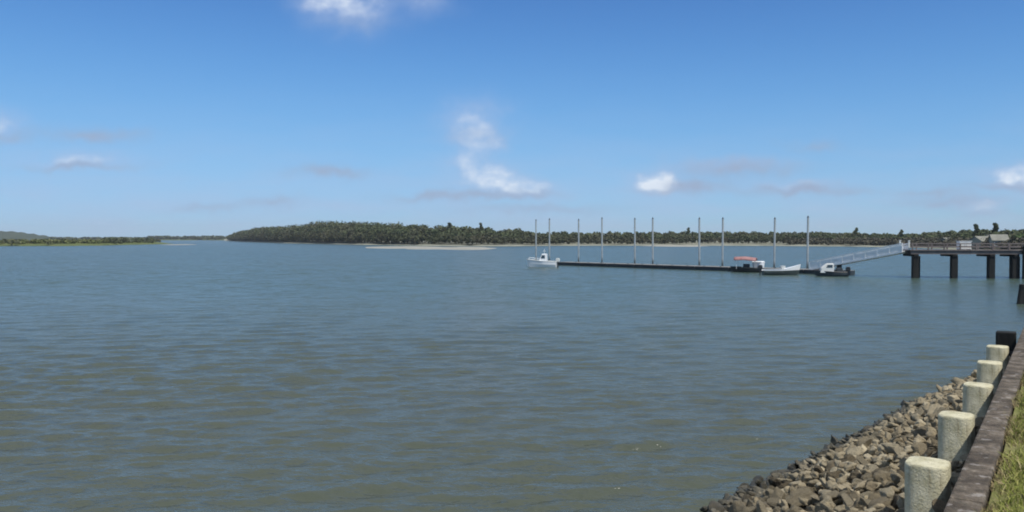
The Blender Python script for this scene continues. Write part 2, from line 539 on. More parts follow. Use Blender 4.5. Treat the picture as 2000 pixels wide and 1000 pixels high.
# ---------------------------------------------------------------- water
def build_water():
    ys = np.concatenate([np.arange(1250, 800, -1.7), np.arange(800, 497, -1.1)])
    Zr = CAM_Z * F_PX / (ys - HOR)
    us = np.arange(-0.78, 0.7801, 0.0026)
    Zg, Ug = np.meshgrid(Zr, us, indexing='ij')
    Xg = Ug * Zg
    dZ = np.gradient(Zr)[:, None]
    rng = np.random.default_rng(5)
    H = np.zeros_like(Xg)
    n = 60
    lam = np.exp(rng.uniform(math.log(0.24), math.log(1.9), n))
    ang = R(104) + rng.normal(0, R(26), n)
    ph = rng.uniform(0, 6.28, n)
    for L_, a, p in zip(lam, ang, ph):
        slope = 0.034 * (1.0 if 0.35 < L_ < 1.1 else 0.6)
        A = slope * L_ / 6.283
        k = 6.283 / L_
        fade = np.clip((L_ / np.abs(dZ) - 2.5) / 4.0, 0, 1) * np.clip((L_ / (0.0026 * Zr[:, None]) - 2) / 4.0, 0, 1)
        th = k * (Xg * math.cos(a) + Zg * math.sin(a)) + p
        s = np.sin(th)
        H += A * fade * (s + 0.22 * np.cos(2 * th))
    # gusts: the chop is livelier in some patches than others
    g = 1.0 + 0.35 * np.sin(Xg * 0.21 + 1.3 * np.sin(Zg * 0.11)) * np.sin(Zg * 0.17 + 0.7 * np.sin(Xg * 0.13 + 2))
    H *= g
    edge = np.clip((0.78 - np.abs(Ug)) / 0.05, 0, 1)
    er = np.ones(len(Zr)); er[:6] = np.linspace(0, 1, 6); er[-12:] = np.linspace(1, 0, 12)
    H *= edge * er[:, None]
    V = np.stack([Xg, Zg, H], -1).reshape(-1, 3)
    nr, nc = Xg.shape
    i = np.arange(nr - 1)[:, None] * nc + np.arange(nc - 1)[None]
    Fq = np.stack([i, i + 1, i + nc + 1, i + nc], -1).reshape(-1, 4)
    z0, z1, um = Zr[0], Zr[-1], us[-1]
    u0 = us[0]
    FAR, B = 14000.0, 14000.0
    ov = np.array([(u0 * z0, z0, 0), (um * z0, z0, 0), (um * z1, z1, 0), (u0 * z1, z1, 0),
                   (u0 * FAR, FAR, 0), (um * FAR, FAR, 0), (-B, FAR, 0), (B, FAR, 0), (-B, -600, 0), (B, -600, 0)], float)
    o = len(V)
    of = [(3, 2, 5, 4), (0, 3, 4, 6), (8, 0, 6, 6), (1, 9, 7, 5), (1, 5, 2, 2), (8, 9, 1, 0)]
    V2 = np.concatenate([V, ov])
    me = bpy.data.meshes.new('water')
    tris = []
    for f in of:
        q = []
        for k in f:
            if not q or q[-1] != k:
                q.append(k)
        tris.append([o + k for k in q])
    loops = list(Fq.ravel()); starts = list(range(0, Fq.size, 4)); tot = [4] * len(Fq)
    for q in tris:
        starts.append(len(loops)); tot.append(len(q)); loops += q
    me.vertices.add(len(V2)); me.vertices.foreach_set('co', V2.astype(np.float32).ravel())
    me.loops.add(len(loops)); me.loops.foreach_set('vertex_index', np.array(loops, np.int32))
    me.polygons.add(len(starts))
    me.polygons.foreach_set('loop_start', np.array(starts, np.int32))
    me.polygons.foreach_set('loop_total', np.array(tot, np.int32))
    me.update(calc_edges=True)
    me.validate()
    w = finish('water', me, M['water'], None, True)
    tag(w, kind='structure')


build_water()

# ---------------------------------------------------------------- land: lawn, bank, far shores
def sheet(name, rows, mat, smooth=True, kind='structure'):
    nc = len(rows[0])
    V = np.array([tuple(p) for r in rows for p in r], float)
    nr = len(rows)
    i = np.arange(nr - 1)[:, None] * nc + np.arange(nc - 1)[None]
    Fq = np.stack([i, i + 1, i + nc + 1, i + nc], -1).reshape(-1, 4)
    o = np_mesh(name, V, Fq, mat, None, smooth)
    return tag(o, kind=kind)


WALL_END = 20.45
CAP_Z = 2.2


def lawn_z(s, t):
    return CAP_Z - 0.035 + 0.02 * math.sin(s * 2.1 + t * 1.3) + 0.015 * math.sin(t * 3.7 - s) + (0.0 if s > -1.5 else 0.015 * (-1.5 - s))


ss = [0.40, 0.2, 0, -0.3, -0.7, -1.2, -2, -4, -8, -16, -40, -120]
tt = list(np.arange(-40, 3, 3.0)) + list(np.arange(3, WALL_END - 0.05, 0.5)) + [WALL_END - 0.05]
sheet('lawn', [[wt(s, t, lawn_z(s, t)) for s in ss] for t in tt], M['lawn'])

SHORE = [(-30, 5.2), (0, 4.9), (11.3, 4.25), (13.4, 3.95), (15.5, 3.6), (18.0, 3.25), (21.1, 2.95), (23.0, 2.3), (24.6, 1.4), (26, .5)]


def shore_s(t):
    return float(np.interp(t, [a for a, b in SHORE], [b for a, b in SHORE]))


def bank_z(s, t):
    sw = shore_s(t)
    top = 1.66 if t < 19 else max(0.35, 1.66 - (t - 19) * 0.21)
    if sw < 0.75:
        return -0.4
    k = (s - 0.62) / (sw - 0.62)
    return top * (1 - k) if k > 0 else top


bs = np.linspace(-0.0, 1.5, 16)
rows = []
for t in np.arange(-10, 26.01, 0.5):
    sw = shore_s(t)
    s_in = 0.62 if t < WALL_END + .3 else -3.0
    rows.append([wt(s_in + (sw - s_in) * k, t, bank_z(s_in + (sw - s_in) * k, t) - 0.16) for k in bs])
sheet('shore_bank', rows, M['bank'])


def px_curve(pts):
    xs = [a for a, b in pts]; ds = [b for a, b in pts]
    return lambda x: float(np.interp(x, xs, ds))


far_d = px_curve([(438, 1150), (460, 980), (480, 860), (560, 640), (700, 500), (820, 430), (960, 400), (1100, 430), (1340, 440), (1500, 420),
                  (1650, 390), (1760, 350), (1850, 300), (1930, 250), (2100, 190), (2600, 150)])
top_y = px_curve([(438, 464), (460, 455), (480, 448), (500, 444), (560, 440), (590, 438), (610, 432), (690, 431), (760, 434), (850, 438), (960, 444),
                  (1010, 447), (1050, 452), (1340, 452), (1600, 452), (1700, 455), (1760, 457), (1800, 455), (1850, 452), (1905, 449), (2000, 448), (2600, 440)])
prof = [(-12, -0.3), (-7, 0.05), (-2, 0.30), (4, 0.5), (16, 0.9), (40, 1.4), (160, 2.5), (600, 2.5)]
rows = []
for x in np.arange(438, 2601, 6):
    d0 = far_d(x) + 4 * math.sin(x * 0.043) + 2.5 * math.sin(x * 0.11 + 1)
    rows.append([at_d(x, d0 + dd, zz) for dd, zz in prof])
sheet('far_shore', rows, M['mud'])

left_d = px_curve([(-900, 380), (0, 400), (120, 410), (200, 440), (310, 520), (340, 560)])
rows = []
for x in np.arange(-900, 341, 8):
    d0 = left_d(x) + 5 * math.sin(x * 0.03) + 3 * math.sin(x * 0.09)
    e = min(1, max(0.05, (340 - x) / 60))
    rows.append([at_d(x, d0 + dd * e, zz * e - (1 - e) * .1) for dd, zz in ((-3, -.3), (0, 0), (3, .5), (12, 1.0), (60, 1.4), (240, 1.7))])
sheet('marsh_bank', rows, M['marsh'])
rows = []
for x in np.arange(100, 480, 8):
    d0 = 1500 + 40 * math.sin(x * 0.05)
    rows.append([at_d(x, d0 + dd, zz) for dd, zz in ((-5, -.3), (0, 0.1), (20, 1.0), (500, 2.0))])
sheet('distant_shore', rows, M['marsh'])
# far wooded hill at the left
rows = []
for x in np.arange(-900, 140, 6):
    hgt = float(np.interp(x, [-900, -300, 0, 30, 60, 100, 136], [36, 27, 21, 20, 15, 8, 2])) + .7 * math.sin(x * .31) + .6 * math.sin(x * .77 + 1)
    rows.append([at_d(x, 1900 + dd, max(0, hgt * k) - .2) for dd, k in ((-90, 0), (-40, .45), (0, .85), (40, 1), (120, .8), (300, 0))])
sheet('hill', rows, M['hill'])


def sandbar(name, px, Y, hw, hd, z):
    rows = []
    for r_ in (1.0, 0.9, 0.7, 0.4, 0.05):
        row = []
        for k in range(41):
            a = 2 * math.pi * k / 40
            w = 1 + 0.14 * math.sin(3 * a + px) + 0.08 * math.sin(5 * a + 1)
            c = at_d(px, Y)
            row.append((c.x + hw * w * r_ * math.cos(a), c.y + hd * w * r_ * math.sin(a), z * (1 - r_ ** 2) * 1.3 - 0.06))
        rows.append(row)
    sheet(name, rows, M['sand'])


sandbar('sandbar', 890, 316, 18, 44, 0.42)
sandbar('sandbar', 785, 345, 17, 40, 0.38)
sandbar('sandbar', 1320, 400, 16, 26, 0.42)
sandbar('sandbar', 350, 480, 9, 18, 0.30)

# ---------------------------------------------------------------- trees
def leaf_quads(centres, radii, n, size, rng, flat=0.75):
    """n leaf clumps spread over a set of ellipsoids; returns (n*4,3)"""
    centres, radii = np.array(centres, float), np.array(radii, float)
    w = radii[:, 0] * radii[:, 2]
    idx = rng.choice(len(centres), n, p=w / w.sum())
    d = rng.normal(size=(n, 3)); d /= np.linalg.norm(d, axis=1)[:, None]
    r = rng.uniform(0.55, 1.05, n)[:, None]
    c = centres[idx] + d * radii[idx] * r
    nrm = d + rng.normal(0, 0.55, (n, 3)); nrm[:, 2] += 0.25
    nrm /= np.linalg.norm(nrm, axis=1)[:, None]
    a = np.cross(nrm, rng.normal(size=(n, 3))); a /= np.linalg.norm(a, axis=1)[:, None] + 1e-9
    b = np.cross(nrm, a)
    s = size * rng.uniform(0.55, 1.25, n)[:, None]
    a *= s; b *= s * flat
    k = rng.uniform(0.5, 1.0, (n, 1))
    return np.stack([c - a - b * k, c + a * k - b, c + a + b * k, c - a * k + b], 1).reshape(-1, 3)


def crown_blobs(h, w, rng, shape='round'):
    """lobes of one crown standing at the origin"""
    cs, rs = [], []
    if shape == 'pine':
        for k in range(8):
            q = 0.42 + 0.56 * k / 7
            a = rng.uniform(0, 6.28); o = w * 0.30 * (1.05 - 0.75 * (q - .42) / .56)
            cs.append((o * math.cos(a), o * math.sin(a), h * q)); rr = w * (0.40 - 0.24 * (k / 7))
            rs.append((rr, rr, rr * 0.6))
        cs.append((0, 0, h * .97)); rs.append((w * .1, w * .1, h * .05))
    else:
        for k in range(7):
            a = rng.uniform(0, 6.28); o = w * rng.uniform(0.08, 0.34)
            q = rng.uniform(0.38, 0.82)
            rr = w * rng.uniform(0.2, 0.32)
            cs.append((o * math.cos(a), o * math.sin(a), h * q)); rs.append((rr, rr, min(rr * .9, h * (1.0 - q))))
    return cs, rs


def wood(name, spots, mat, leafsize, nper, rng, kind='stuff', trunks=True, flat=0.75):
    """one mass of many crowns (and their stems)"""
    allv = []
    tv, tf = [], []
    for (p, h, w, shape) in spots:
        cs, rs = crown_blobs(h, w, rng, shape)
        v = leaf_quads(cs, rs, nper, leafsize, rng, flat)
        allv.append(v + np.array(p))
        if trunks:
            o = len(tv); r = 0.02 * h + .05
            for z, rr in ((-.3, r), (h * .75, r * .4)):
                for a in (0, 1.571, 3.142, 4.712):
                    tv.append((p[0] + rr * math.cos(a), p[1] + rr * math.sin(a), p[2] + z))
            tf += [(o + k, o + (k + 1) % 4, o + 4 + (k + 1) % 4, o + 4 + k) for k in range(4)]
    V = np.concatenate(allv)
    Fq = np.arange(len(V)).reshape(-1, 4)
    if tv:
        tf = np.array(tf) + len(V)
        V = np.concatenate([V, np.array(tv)])
    o = np_mesh(name, V, np.concatenate([Fq, tf]) if tv else Fq, mat)
    if tv:
        o.data.materials.append(M['bark'])
        mi = np.zeros(len(o.data.polygons), np.int32); mi[len(Fq):] = 1
        o.data.polygons.foreach_set('material_index', mi)
    return tag(o, kind=kind)


def scatter(x0, x1, step, off, hfun, rng, wk=0.75, shapes=('round',), jit=4):
    out = []
    x = x0
    while x < x1:
        d = far_d(x) + off + rng.uniform(-jit, jit)
        h = hfun(x, d) * rng.uniform(0.90, 1.03)
        z = float(np.interp(off, [a for a, b in prof], [b for a, b in prof]))
        if h > 1.0:
            out.append((tuple(at_d(x, d, z)), h, max(2.2, h * wk * rng.uniform(.8, 1.2)), shapes[rng.integers(len(shapes))]))
        # walk a fixed distance along the shore
        slope = (far_d(x + 2) - far_d(x - 2)) / 4
        x += step / math.hypot(d / F_PX, slope) * rng.uniform(0.7, 1.3)
    return out


def top_h(x, d):
    return (HOR - top_y(x)) / F_PX * d + CAM_Z - 1.2


rg = np.random.default_rng(21)
spots = scatter(452, 1340, 3.6, 15, lambda x, d: top_h(x, d) * .80, rg) + scatter(446, 1340, 3.4, 27, lambda x, d: top_h(x, d) * .95, rg) \
    + scatter(446, 1340, 3.2, 40, lambda x, d: top_h(x, d) * 1.02, rg)
tag(wood('island_wood', spots, M['leaf'], 0.48, 360, rg), 'dark wooded island across the water', 'wood')
spots = scatter(1340, 2300, 3.4, 22, lambda x, d: top_h(x, d) * .82, rg) + scatter(1340, 2300, 3.0, 34, lambda x, d: top_h(x, d) * .97, rg) \
    + scatter(1340, 2300, 3.0, 48, lambda x, d: top_h(x, d) * 1.0, rg)
tag(wood('shore_wood', spots, M['leaf'], 0.44, 320, rg), 'low dark wood along the far shore behind the dock poles', 'wood')
# olive scrub on the island bluff and brownish marsh growth along the right shore
spots = scatter(452, 1340, 2.6, 6, lambda x, d: min(8.5, top_h(x, d) * .48), rg, 1.1, ('round',), 3) + scatter(452, 1340, 2.6, 10, lambda x, d: min(9.5, top_h(x, d) * .62), rg, 1.0, ('round',), 3)
tag(wood('island_scrub', spots, M['leaf_olive'], 0.45, 130, rg, trunks=False), 'olive scrub along the foot of the island', 'scrub')
spots = scatter(1340, 1560, 2.6, 9, lambda x, d: 3.9, rg, 1.1, ('round',), 3)
tag(wood('shore_scrub', spots, M['leaf_olive'], 0.42, 110, rg, trunks=False), 'olive scrub on the far shore', 'scrub')
spots = scatter(1540, 2100, 1.7, 6, lambda x, d: 2.6, rg, 1.5, ('round',), 3) + scatter(1540, 2100, 1.7, 13, lambda x, d: 3.5, rg, 1.3, ('round',), 3)
tag(wood('marsh_scrub', spots, M['reed_brown'], 0.42, 70, rg, trunks=False), 'brown marsh growth on the far shore', 'scrub')
# left: green marsh grass, shrubs beyond
spots = []
for k in range(420):
    x = rg.uniform(-700, 205); d = left_d(x) + rg.uniform(6, 60)
    spots.append((tuple(at_d(x, d, 0.9)), rg.uniform(1.5, 2.6), rg.uniform(4, 8), 'round'))
tag(wood('marsh_grass', spots, M['reed'], 0.55, 70, rg, trunks=False), 'bright green marsh grass on the left bank', 'grass')
spots = []
for k in range(60):
    x = rg.uniform(202, 312); d = left_d(x) + rg.uniform(10, 60)
    spots.append((tuple(at_d(x, d, 0.6)), rg.uniform(1.6, 4.2), rg.uniform(2.5, 5), 'round'))
tag(wood('bank_shrubs', spots, M['leaf'], 0.5, 70, rg, trunks=False), 'dark shrubs at the tip of the marsh', 'scrub')
spots = []
for k in range(260):
    x = rg.uniform(100, 452); d = 1530 + rg.uniform(-10, 90)
    spots.append((tuple(at_d(x, d, 1.0)), rg.uniform(5.0, 8.0) if x > 290 else rg.uniform(3, 5), rg.uniform(7, 12), 'round'))
tag(wood('distant_wood', spots, M['leaf'], 1.5, 60, rg, trunks=False), 'thin distant wood on the horizon', 'wood')


def tree(px, off, ytop, wpx, label, shape='pine', mat='leaf', group=None, n=420, size=0.55):
    d = far_d(px) + off
    z0 = float(np.interp(off, [a for a, b in prof], [b for a, b in prof])) - .1
    h = (HOR - ytop) / F_PX * d + CAM_Z - z0
    w = wpx / F_PX * d
    rng = np.random.default_rng(int(px))
    r = empty({'pine': 'pine_tree', 'round': 'broadleaf_tree'}[shape], at_d(px, d, z0), label, 'tree', group)
    cs, rs = crown_blobs(h, w, rng, shape)
    V = leaf_quads(cs, rs, n, size, rng)
    np_mesh('crown', V, np.arange(len(V)).reshape(-1, 4), M[mat], r)
    b = MB()
    b.tube((0, 0, -.2), (0, 0, h * .55), .028 * h, .017 * h, 8)
    b.tube((0, 0, h * .55), (0.02 * h, 0, h * .95), .017 * h, .004 * h, 8)
    for k in range(6):
        c = cs[k]
        b.tube((0, 0, c[2] - .12 * h), c, .010 * h, .004 * h, 6)
    b.build('trunk', M['bark'], r)
    return r


G_T = 'trees standing above the far treeline'
tree(878, 30, 436, 18, 'bushy dark pine on the island straight above the long sand spit', group=G_T)
tree(938, 30, 436, 12, 'slim dark pine on the island right of the sand spit', group=G_T)
tree(1345, 36, 445, 12, 'small pine rising from the low wood between two dock poles', group=G_T)
tree(1672, 34, 446, 12, 'pointed pine above the far wood over the gangway foot', group=G_T)
tree(1760, 30, 450, 10, 'short pine at the dip of the treeline above the gangway head', group=G_T)
tree(1906, 30, 440, 13, 'slim dark pine behind the beige house, left of a thicker pine', group=G_T)
tree(1944, 30, 437, 14, 'thick dark pine, tallest above the roofs at the right', group=G_T)
tree(1968, 18, 452, 30, 'broad leafy tree right of the beige house', 'round', 'leaf', 'leafy trees by the houses', 600, .5)
tree(1992, 14, 456, 26, 'light green leafy tree cut by the right edge of the photo', 'round', 'leaf_light', 'leafy trees by the houses', 600, .45)
tree(1868, 16, 462, 26, 'low grey green bushy tree left of the white pier box', 'round', 'leaf_olive', 'leafy trees by the houses', 500, .4)


def house(px, off, w, dpt, hw, hr, label, rz, wall, roof, chim):
    d = far_d(px) + off
    r = empty('house', at_d(px, d, 1.0), label, 'house', rz=rz)
    b = MB()
    b.box((0, 0, hw / 2), (w, dpt, hw))
    b.add([(-w / 2, -dpt / 2, hw), (-w / 2, dpt / 2, hw), (-w / 2, 0, hw + hr - .1), (w / 2, -dpt / 2, hw), (w / 2, dpt / 2, hw), (w / 2, 0, hw + hr - .1)], [(0, 2, 1), (3, 4, 5)])
    b.build('wall', M[wall], r)
    b = MB()
    for s in (-1, 1):
        a = [(-w / 2 - .3, s * (dpt / 2 + .35), hw - .15), (w / 2 + .3, s * (dpt / 2 + .35), hw - .15), (w / 2 + .3, 0, hw + hr), (-w / 2 - .3, 0, hw + hr)]
        b.add([Vector(p) for p in a] + [Vector(p) + Vector((0, 0, .15)) for p in a],
              [(0, 1, 2, 3), (4, 5, 6, 7), (0, 1, 5, 4), (1, 2, 6, 5), (2, 3, 7, 6), (3, 0, 4, 7)])
    rf = b.build('roof', M[roof], r)
    if chim:
        b = MB(); b.box((w * .2, .2, hw + hr), (.7, .7, 1.0)); b.box((w * .2, .2, hw + hr + .55), (.85, .85, .12)); b.build('chimney', M['housewall'], rf)
    n = max(2, int(w / 2.6))
    for k in range(n):
        x = -w / 2 + w * (k + .5) / n
        if k == n // 2:
            b = MB(); b.box((x, -dpt / 2 - .03, 1.05), (.95, .08, 2.1)); b.build('door', M['pier'], r)
            continue
        b = MB()
        for q in (-1, 1):
            b.box((x + q * .56, -dpt / 2 - .04, hw * .55), (.09, .1, 1.2)); b.box((x, -dpt / 2 - .04, hw * .55 + q * .56), (1.03, .1, .09))
        wd = b.build('window', M['offwhite'], r)
        b = MB(); b.box((x, -dpt / 2 - .015, hw * .55), (1.03, .04, 1.03)); b.build('pane', M['glass'], wd)
    return r


house(1922, 9, 6.5, 6, 2.0, 1.5, 'beige house with pale roof just right of the white pier box', 0.15, 'housewall', 'roof', True)
house(1950, 6, 4.2, 6, 2.3, 1.7, 'taller pale house beside the beige one, under the thick pine', -0.35, 'housewall', 'roof', False)
house(1848, 12, 3.0, 5, 1.9, 1.2, 'small grey hut by the far shore left of the white pier box', 0.3, 'housewall', 'roof', False)

# ---------------------------------------------------------------- seawall
wall = empty('seawall', wt(0.5, 10, 0), 'low seawall with mottled dark brown grey cap along the lawn edge', 'seawall')
WM = Matrix.Translation(wall.location)


def wbox(mb, s0, s1, t0, t1, z0, z1):
    c = wt((s0 + s1) / 2, (t0 + t1) / 2, (z0 + z1) / 2) - wall.location
    mb.box(c, (s1 - s0, t1 - t0, z1 - z0), rz=-TH)


t0 = -12.0
while t0 < WALL_END - .01:
    t1 = min(t0 + 3.05, WALL_END)
    b = MB(); wbox(b, .42, .63, t0 + .008, t1 - .008, CAP_Z - .24, CAP_Z)
    o = b.build('cap', M['cap'], wall, bevel=.018)
    t0 = t1
b = MB(); wbox(b, .45, .56, -12, WALL_END - .02, -1.2, CAP_Z - .245); b.build('panel', M['wall'], wall)
b = MB(); wbox(b, .565, .66, -12, WALL_END - .02, 1.55, 1.75); b.build('wale', M['timber'], wall)
b = MB(); wbox(b, -14, .445, WALL_END - .12, WALL_END - .02, -1.2, CAP_Z - .245); wbox(b, -14, .415, WALL_END - .2, WALL_END, CAP_Z - .24, CAP_Z); b.build('return_wall', M['wall'], wall)


def rounded_post(mb, c, w, d, z0, z1, rz, r=.07):
    """square post with rounded arrises and a slightly worn, domed top"""
    def ring(k, z):
        out = []
        for (sx, sy, a0) in ((1, 1, 0), (-1, 1, 90), (-1, -1, 180), (1, -1, 270)):
            for q in range(4):
                a = R(a0 + 30 * q)
                p = Vector((sx * (w / 2 - r) + r * math.cos(a), sy * (d / 2 - r) + r * math.sin(a), 0)) * k
                out.append(Vector(c) + Matrix.Rotation(rz, 3, 'Z') @ p + Vector((0, 0, z)))
        return out
    mb.loft([ring(1, z0), ring(1, z1 - .025), ring(.985, z1 - .008), ring(.94, z1), ring(.5, z1 + .004)])


pl = ['nearest concrete pile beside the seawall, pale top and rust streaked side',
      'second concrete pile along the seawall, pale with dark olive side',
      'third concrete pile along the seawall, where the rubble thins out',
      'fourth concrete pile along the seawall, dark patch on its water side',
      'fifth concrete pile along the seawall, small and pale before the dark one']
PILES = []
for k in range(5):
    t = 8.0 + 2.36 * k
    s = 0.955 + random.uniform(-.01, .01)
    PILES.append((s, t))
    o = empty('concrete_pile', wt(s, t, 0), pl[k], 'pile', 'concrete piles along the seawall', rz=-TH + R(random.uniform(-3, 3)))
    o.rotation_euler.x = R(random.uniform(-.6, .6)); o.rotation_euler.y = R(random.uniform(-.6, .6))
    b = MB(); zt = 2.0 + random.uniform(-.015, .015)
    rounded_post(b, (0, 0, 0), .35, .36, -.8, zt, 0, .105)
    sh = b.build('shaft', M['pile'], o, smooth=True)
    sh.data.set_sharp_from_angle(angle=R(40))
t = 8.0 + 2.36 * 5
PILES.append((.955, t))
o = empty('timber_pile', wt(.955, t, 0), 'square black timber pile at the far end of the seawall', 'pile', rz=-TH)
b = MB(); rounded_post(b, (0, 0, 0), .36, .36, -.8, 2.03, 0, .04); b.build('shaft', M['timber'], o)
b = MB(); b.box((0, 0, 1.62), (.40, .40, .06)); b.build('band', M['black'], o)

# leaning dark mooring pile further out
c = on_z(1996, 594)
o = empty('mooring_pile', c, 'dark leaning mooring pile in the water at the right edge', 'pile')
b = MB(); b.tube((0, 0, -1), (.12, .1, 1.15), .24, .22, 14); b.tube((.12, .1, 1.15), (.125, .1, 1.2), .22, .17, 14); b.build('shaft', M['timber'], o)
b = MB(); b.tube((-.34, -.1, -1), (.0, .05, .85), .17, .16, 12); b.build('brace', M['timber'], o)

# ---------------------------------------------------------------- riprap rocks
def rock_mesh(k):
    rng = np.random.default_rng(100 + k)
    import bmesh
    bm = bmesh.new()
    bmesh.ops.create_icosphere(bm, subdivisions=3, radius=1.0)
    planes = rng.normal(size=(9, 3)); planes /= np.linalg.norm(planes, axis=1)[:, None]
    cut = rng.uniform(0.42, 0.80, 9)
    lump = rng.normal(size=(5, 3)); amp = rng.uniform(.03, .09, 5); fr = rng.uniform(2, 5, 5)
    for v in bm.verts:
        p = np.array(v.co)
        for n_, c_ in zip(planes, cut):
            q = p @ n_
            if q > c_:
                p = p - n_ * (q - c_) * 0.97
        for l_, a_, f_ in zip(lump, amp, fr):
            p = p * (1 + a_ * math.sin(f_ * (p @ l_) + k))
        v.co = p
    me = bpy.data.meshes.new('rock')
    bm.to_mesh(me); bm.free()
    me.materials.append(M['rock'])
    return me


PROTO = [rock_mesh(k) for k in range(14)]


def place_rocks():
    rng = np.random.default_rng(33)
    pts = []
    tries = 0
    while tries < 34000 and len(pts) < 8000:
        tries += 1
        t = rng.uniform(4.2, 25.8)
        sw = shore_s(t) + .12
        lo = .72 if t < WALL_END else -2.0
        if sw < lo + .1:
            continue
        s = rng.uniform(lo, sw)
        big = rng.random() ** 2.2
        r = 0.052 + 0.066 * big
        if any(abs(s - a) < .17 + r * .9 and abs(t - b_) < .17 + r * .9 for a, b_ in PILES):
            continue
        if s - r < .68 and t < WALL_END:
            continue
        ok = True
        for (s2, t2, r2) in pts:
            if abs(t2 - t) < .4 and (s2 - s) ** 2 + (t2 - t) ** 2 < (0.66 * (r + r2)) ** 2:
                ok = False
                break
        if ok:
            pts.append((s, t, r))
    items = []
    for (s, t, r) in pts:
        z = bank_z(s, t) - 0.10 + rng.uniform(-.08, .15) + r * .25
        p = wt(s, t, z)
        seen = p.y > 1 and abs(p.x / p.y) < .66 and (CAM_Z - z) / p.y < .36
        items.append((r / max(p.y, 1) if seen else 0, p, r))
    items.sort(key=lambda a: -a[0])
    rest = []
    for i, (sz, p, r) in enumerate(items):
        me = PROTO[rng.integers(len(PROTO))]
        rot = Matrix.Rotation(rng.uniform(0, 6.28), 4, 'Z') @ Matrix.Rotation(rng.uniform(-.9, .9), 4, 'X') @ Matrix.Rotation(rng.uniform(-.9, .9), 4, 'Y')
        sc = Vector((rng.uniform(1.0, 1.75), rng.uniform(.8, 1.2), rng.uniform(.65, 1.05))) * r * 1.15
        if i < 300 and sz > 0:
            o = bpy.data.objects.new('rock', me)
            COL.objects.link(o)
            o.location = p; o.rotation_euler = rot.to_euler(); o.scale = sc
            tag(o, 'angular tan grey rubble rock in the riprap bank below the seawall', 'rock', 'riprap rocks below the seawall')
        else:
            rest.append((me, Matrix.Translation(p) @ rot @ Matrix.Diagonal((*sc, 1))))
    Vs, Fs, o_ = [], [], 0
    for me, mat in rest:
        v = np.empty(len(me.vertices) * 3, np.float32); me.vertices.foreach_get('co', v); v = v.reshape(-1, 3)
        f = np.empty(len(me.polygons) * 3, np.int32); me.loops.foreach_get('vertex_index', f)
        mm = np.array(mat)
        Vs.append(v @ mm[:3, :3].T + mm[:3, 3]); Fs.append(f.reshape(-1, 3) + o_); o_ += len(v)
    o = np_mesh('riprap_rubble', np.concatenate(Vs), np.concatenate(Fs), M['rock'])
    tag(o, 'rubble stones of the riprap bank further along the seawall', 'rubble', kind='stuff')
    print('rocks', len(items))


place_rocks()

# ---------------------------------------------------------------- grass on the lawn
def grass(name, n, s0, s1, t0, t1, hmin, hmax, wid, mat, rng, clump=0.0):
    s = rng.uniform(s0, s1, n); t = t0 + (t1 - t0) * rng.random(n) ** 1.4
    keep = np.sin(s * 9 + np.sin(t * 4)) + np.sin(t * 7.3 + s * 3) + rng.normal(0, .8, n) > clump
    s, t = s[keep], t[keep]; n = len(s)
    base = np.stack([-s * CT + t * ST, s * ST + t * CT, np.array([lawn_z(a, b) for a, b in zip(s, t)]) - .01], -1)
    h = rng.uniform(hmin, hmax, n)[:, None]
    a = rng.uniform(0, 6.28, n)
    side = np.stack([np.cos(a), np.sin(a), np.zeros(n)], -1) * wid * rng.uniform(.6, 1.3, n)[:, None]
    lean = np.stack([rng.normal(0, .45, n), rng.normal(0, .45, n), np.ones(n)], -1)
    mid = base + lean * np.array([.45, .45, 1]) * h * .55
    tip = base + lean * np.array([1.5, 1.5, .95]) * h
    V = np.stack([base - side, base + side, mid + side * .75, mid - side * .75, tip + side * .1, tip - side * .1], 1).reshape(-1, 3)
    i = np.arange(n)[:, None] * 6
    Fq = np.concatenate([i + np.array([0, 1, 2, 3]), i + np.array([3, 2, 4, 5])])
    return tag(np_mesh(name, V, Fq, M[mat]), kind='stuff')


gr = np.random.default_rng(9)
grass('grass', 60000, -0.9, .36, 3.2, 20, .03, .085, .0050, 'grass', gr, -1.2)
grass('meadow_grass', 14000, -9, -1.6, 2, 20, .04, .10, .008, 'grass', gr, -1)
grass('dry_grass', 12000, .27, .44, 3.0, WALL_END - .1, .02, .06, .0045, 'straw', gr, -.3)

# ---------------------------------------------------------------- floating dock and its poles
DA, DC = on_z(1088, 518.0), on_z(1652, 537.5)
dd = (DC - DA); DL = dd.length; DX = dd.normalized(); DN = Vector((-DX.y, DX.x, 0))
if DN.y < 0:
    DN = -DN
DRZ = math.atan2(DX.y, DX.x)
DW = 2.4


def dk(u, v, z=0.0):
    return DA + DX * u + DN * v + Vector((0, 0, z))


dock = empty('floating_dock', DA, 'long low floating dock with dark floats across the middle of the water', 'dock', rz=DRZ)
ns = 9
for k in range(ns):
    a, b_ = DL * k / ns + .06, DL * (k + 1) / ns - .06
    b = MB(); b.box(((a + b_) / 2, DW / 2, .12), (b_ - a, DW - .08, .60)); f = b.build('float', M['float'], dock, bevel=.03)
    b = MB()
    npl = 26
    for j in range(npl):
        x = a + (b_ - a) * (j + .5) / npl
        b.box((x, DW / 2, .455), ((b_ - a) / npl - .012, DW, .05))
    b.build('decking', M['deck'], dock)
    b = MB(); b.box(((a + b_) / 2, -.03, .36), (b_ - a, .06, .16)); b.build('fender', M['black'], dock)
    for q in (.25, .75):
        x = a + (b_ - a) * q
        b = MB(); b.box((x, .16, .50), (.05, .06, .08)); b.box((x, .16, .555), (.26, .05, .04)); b.build('cleat', M['steel'], dock)

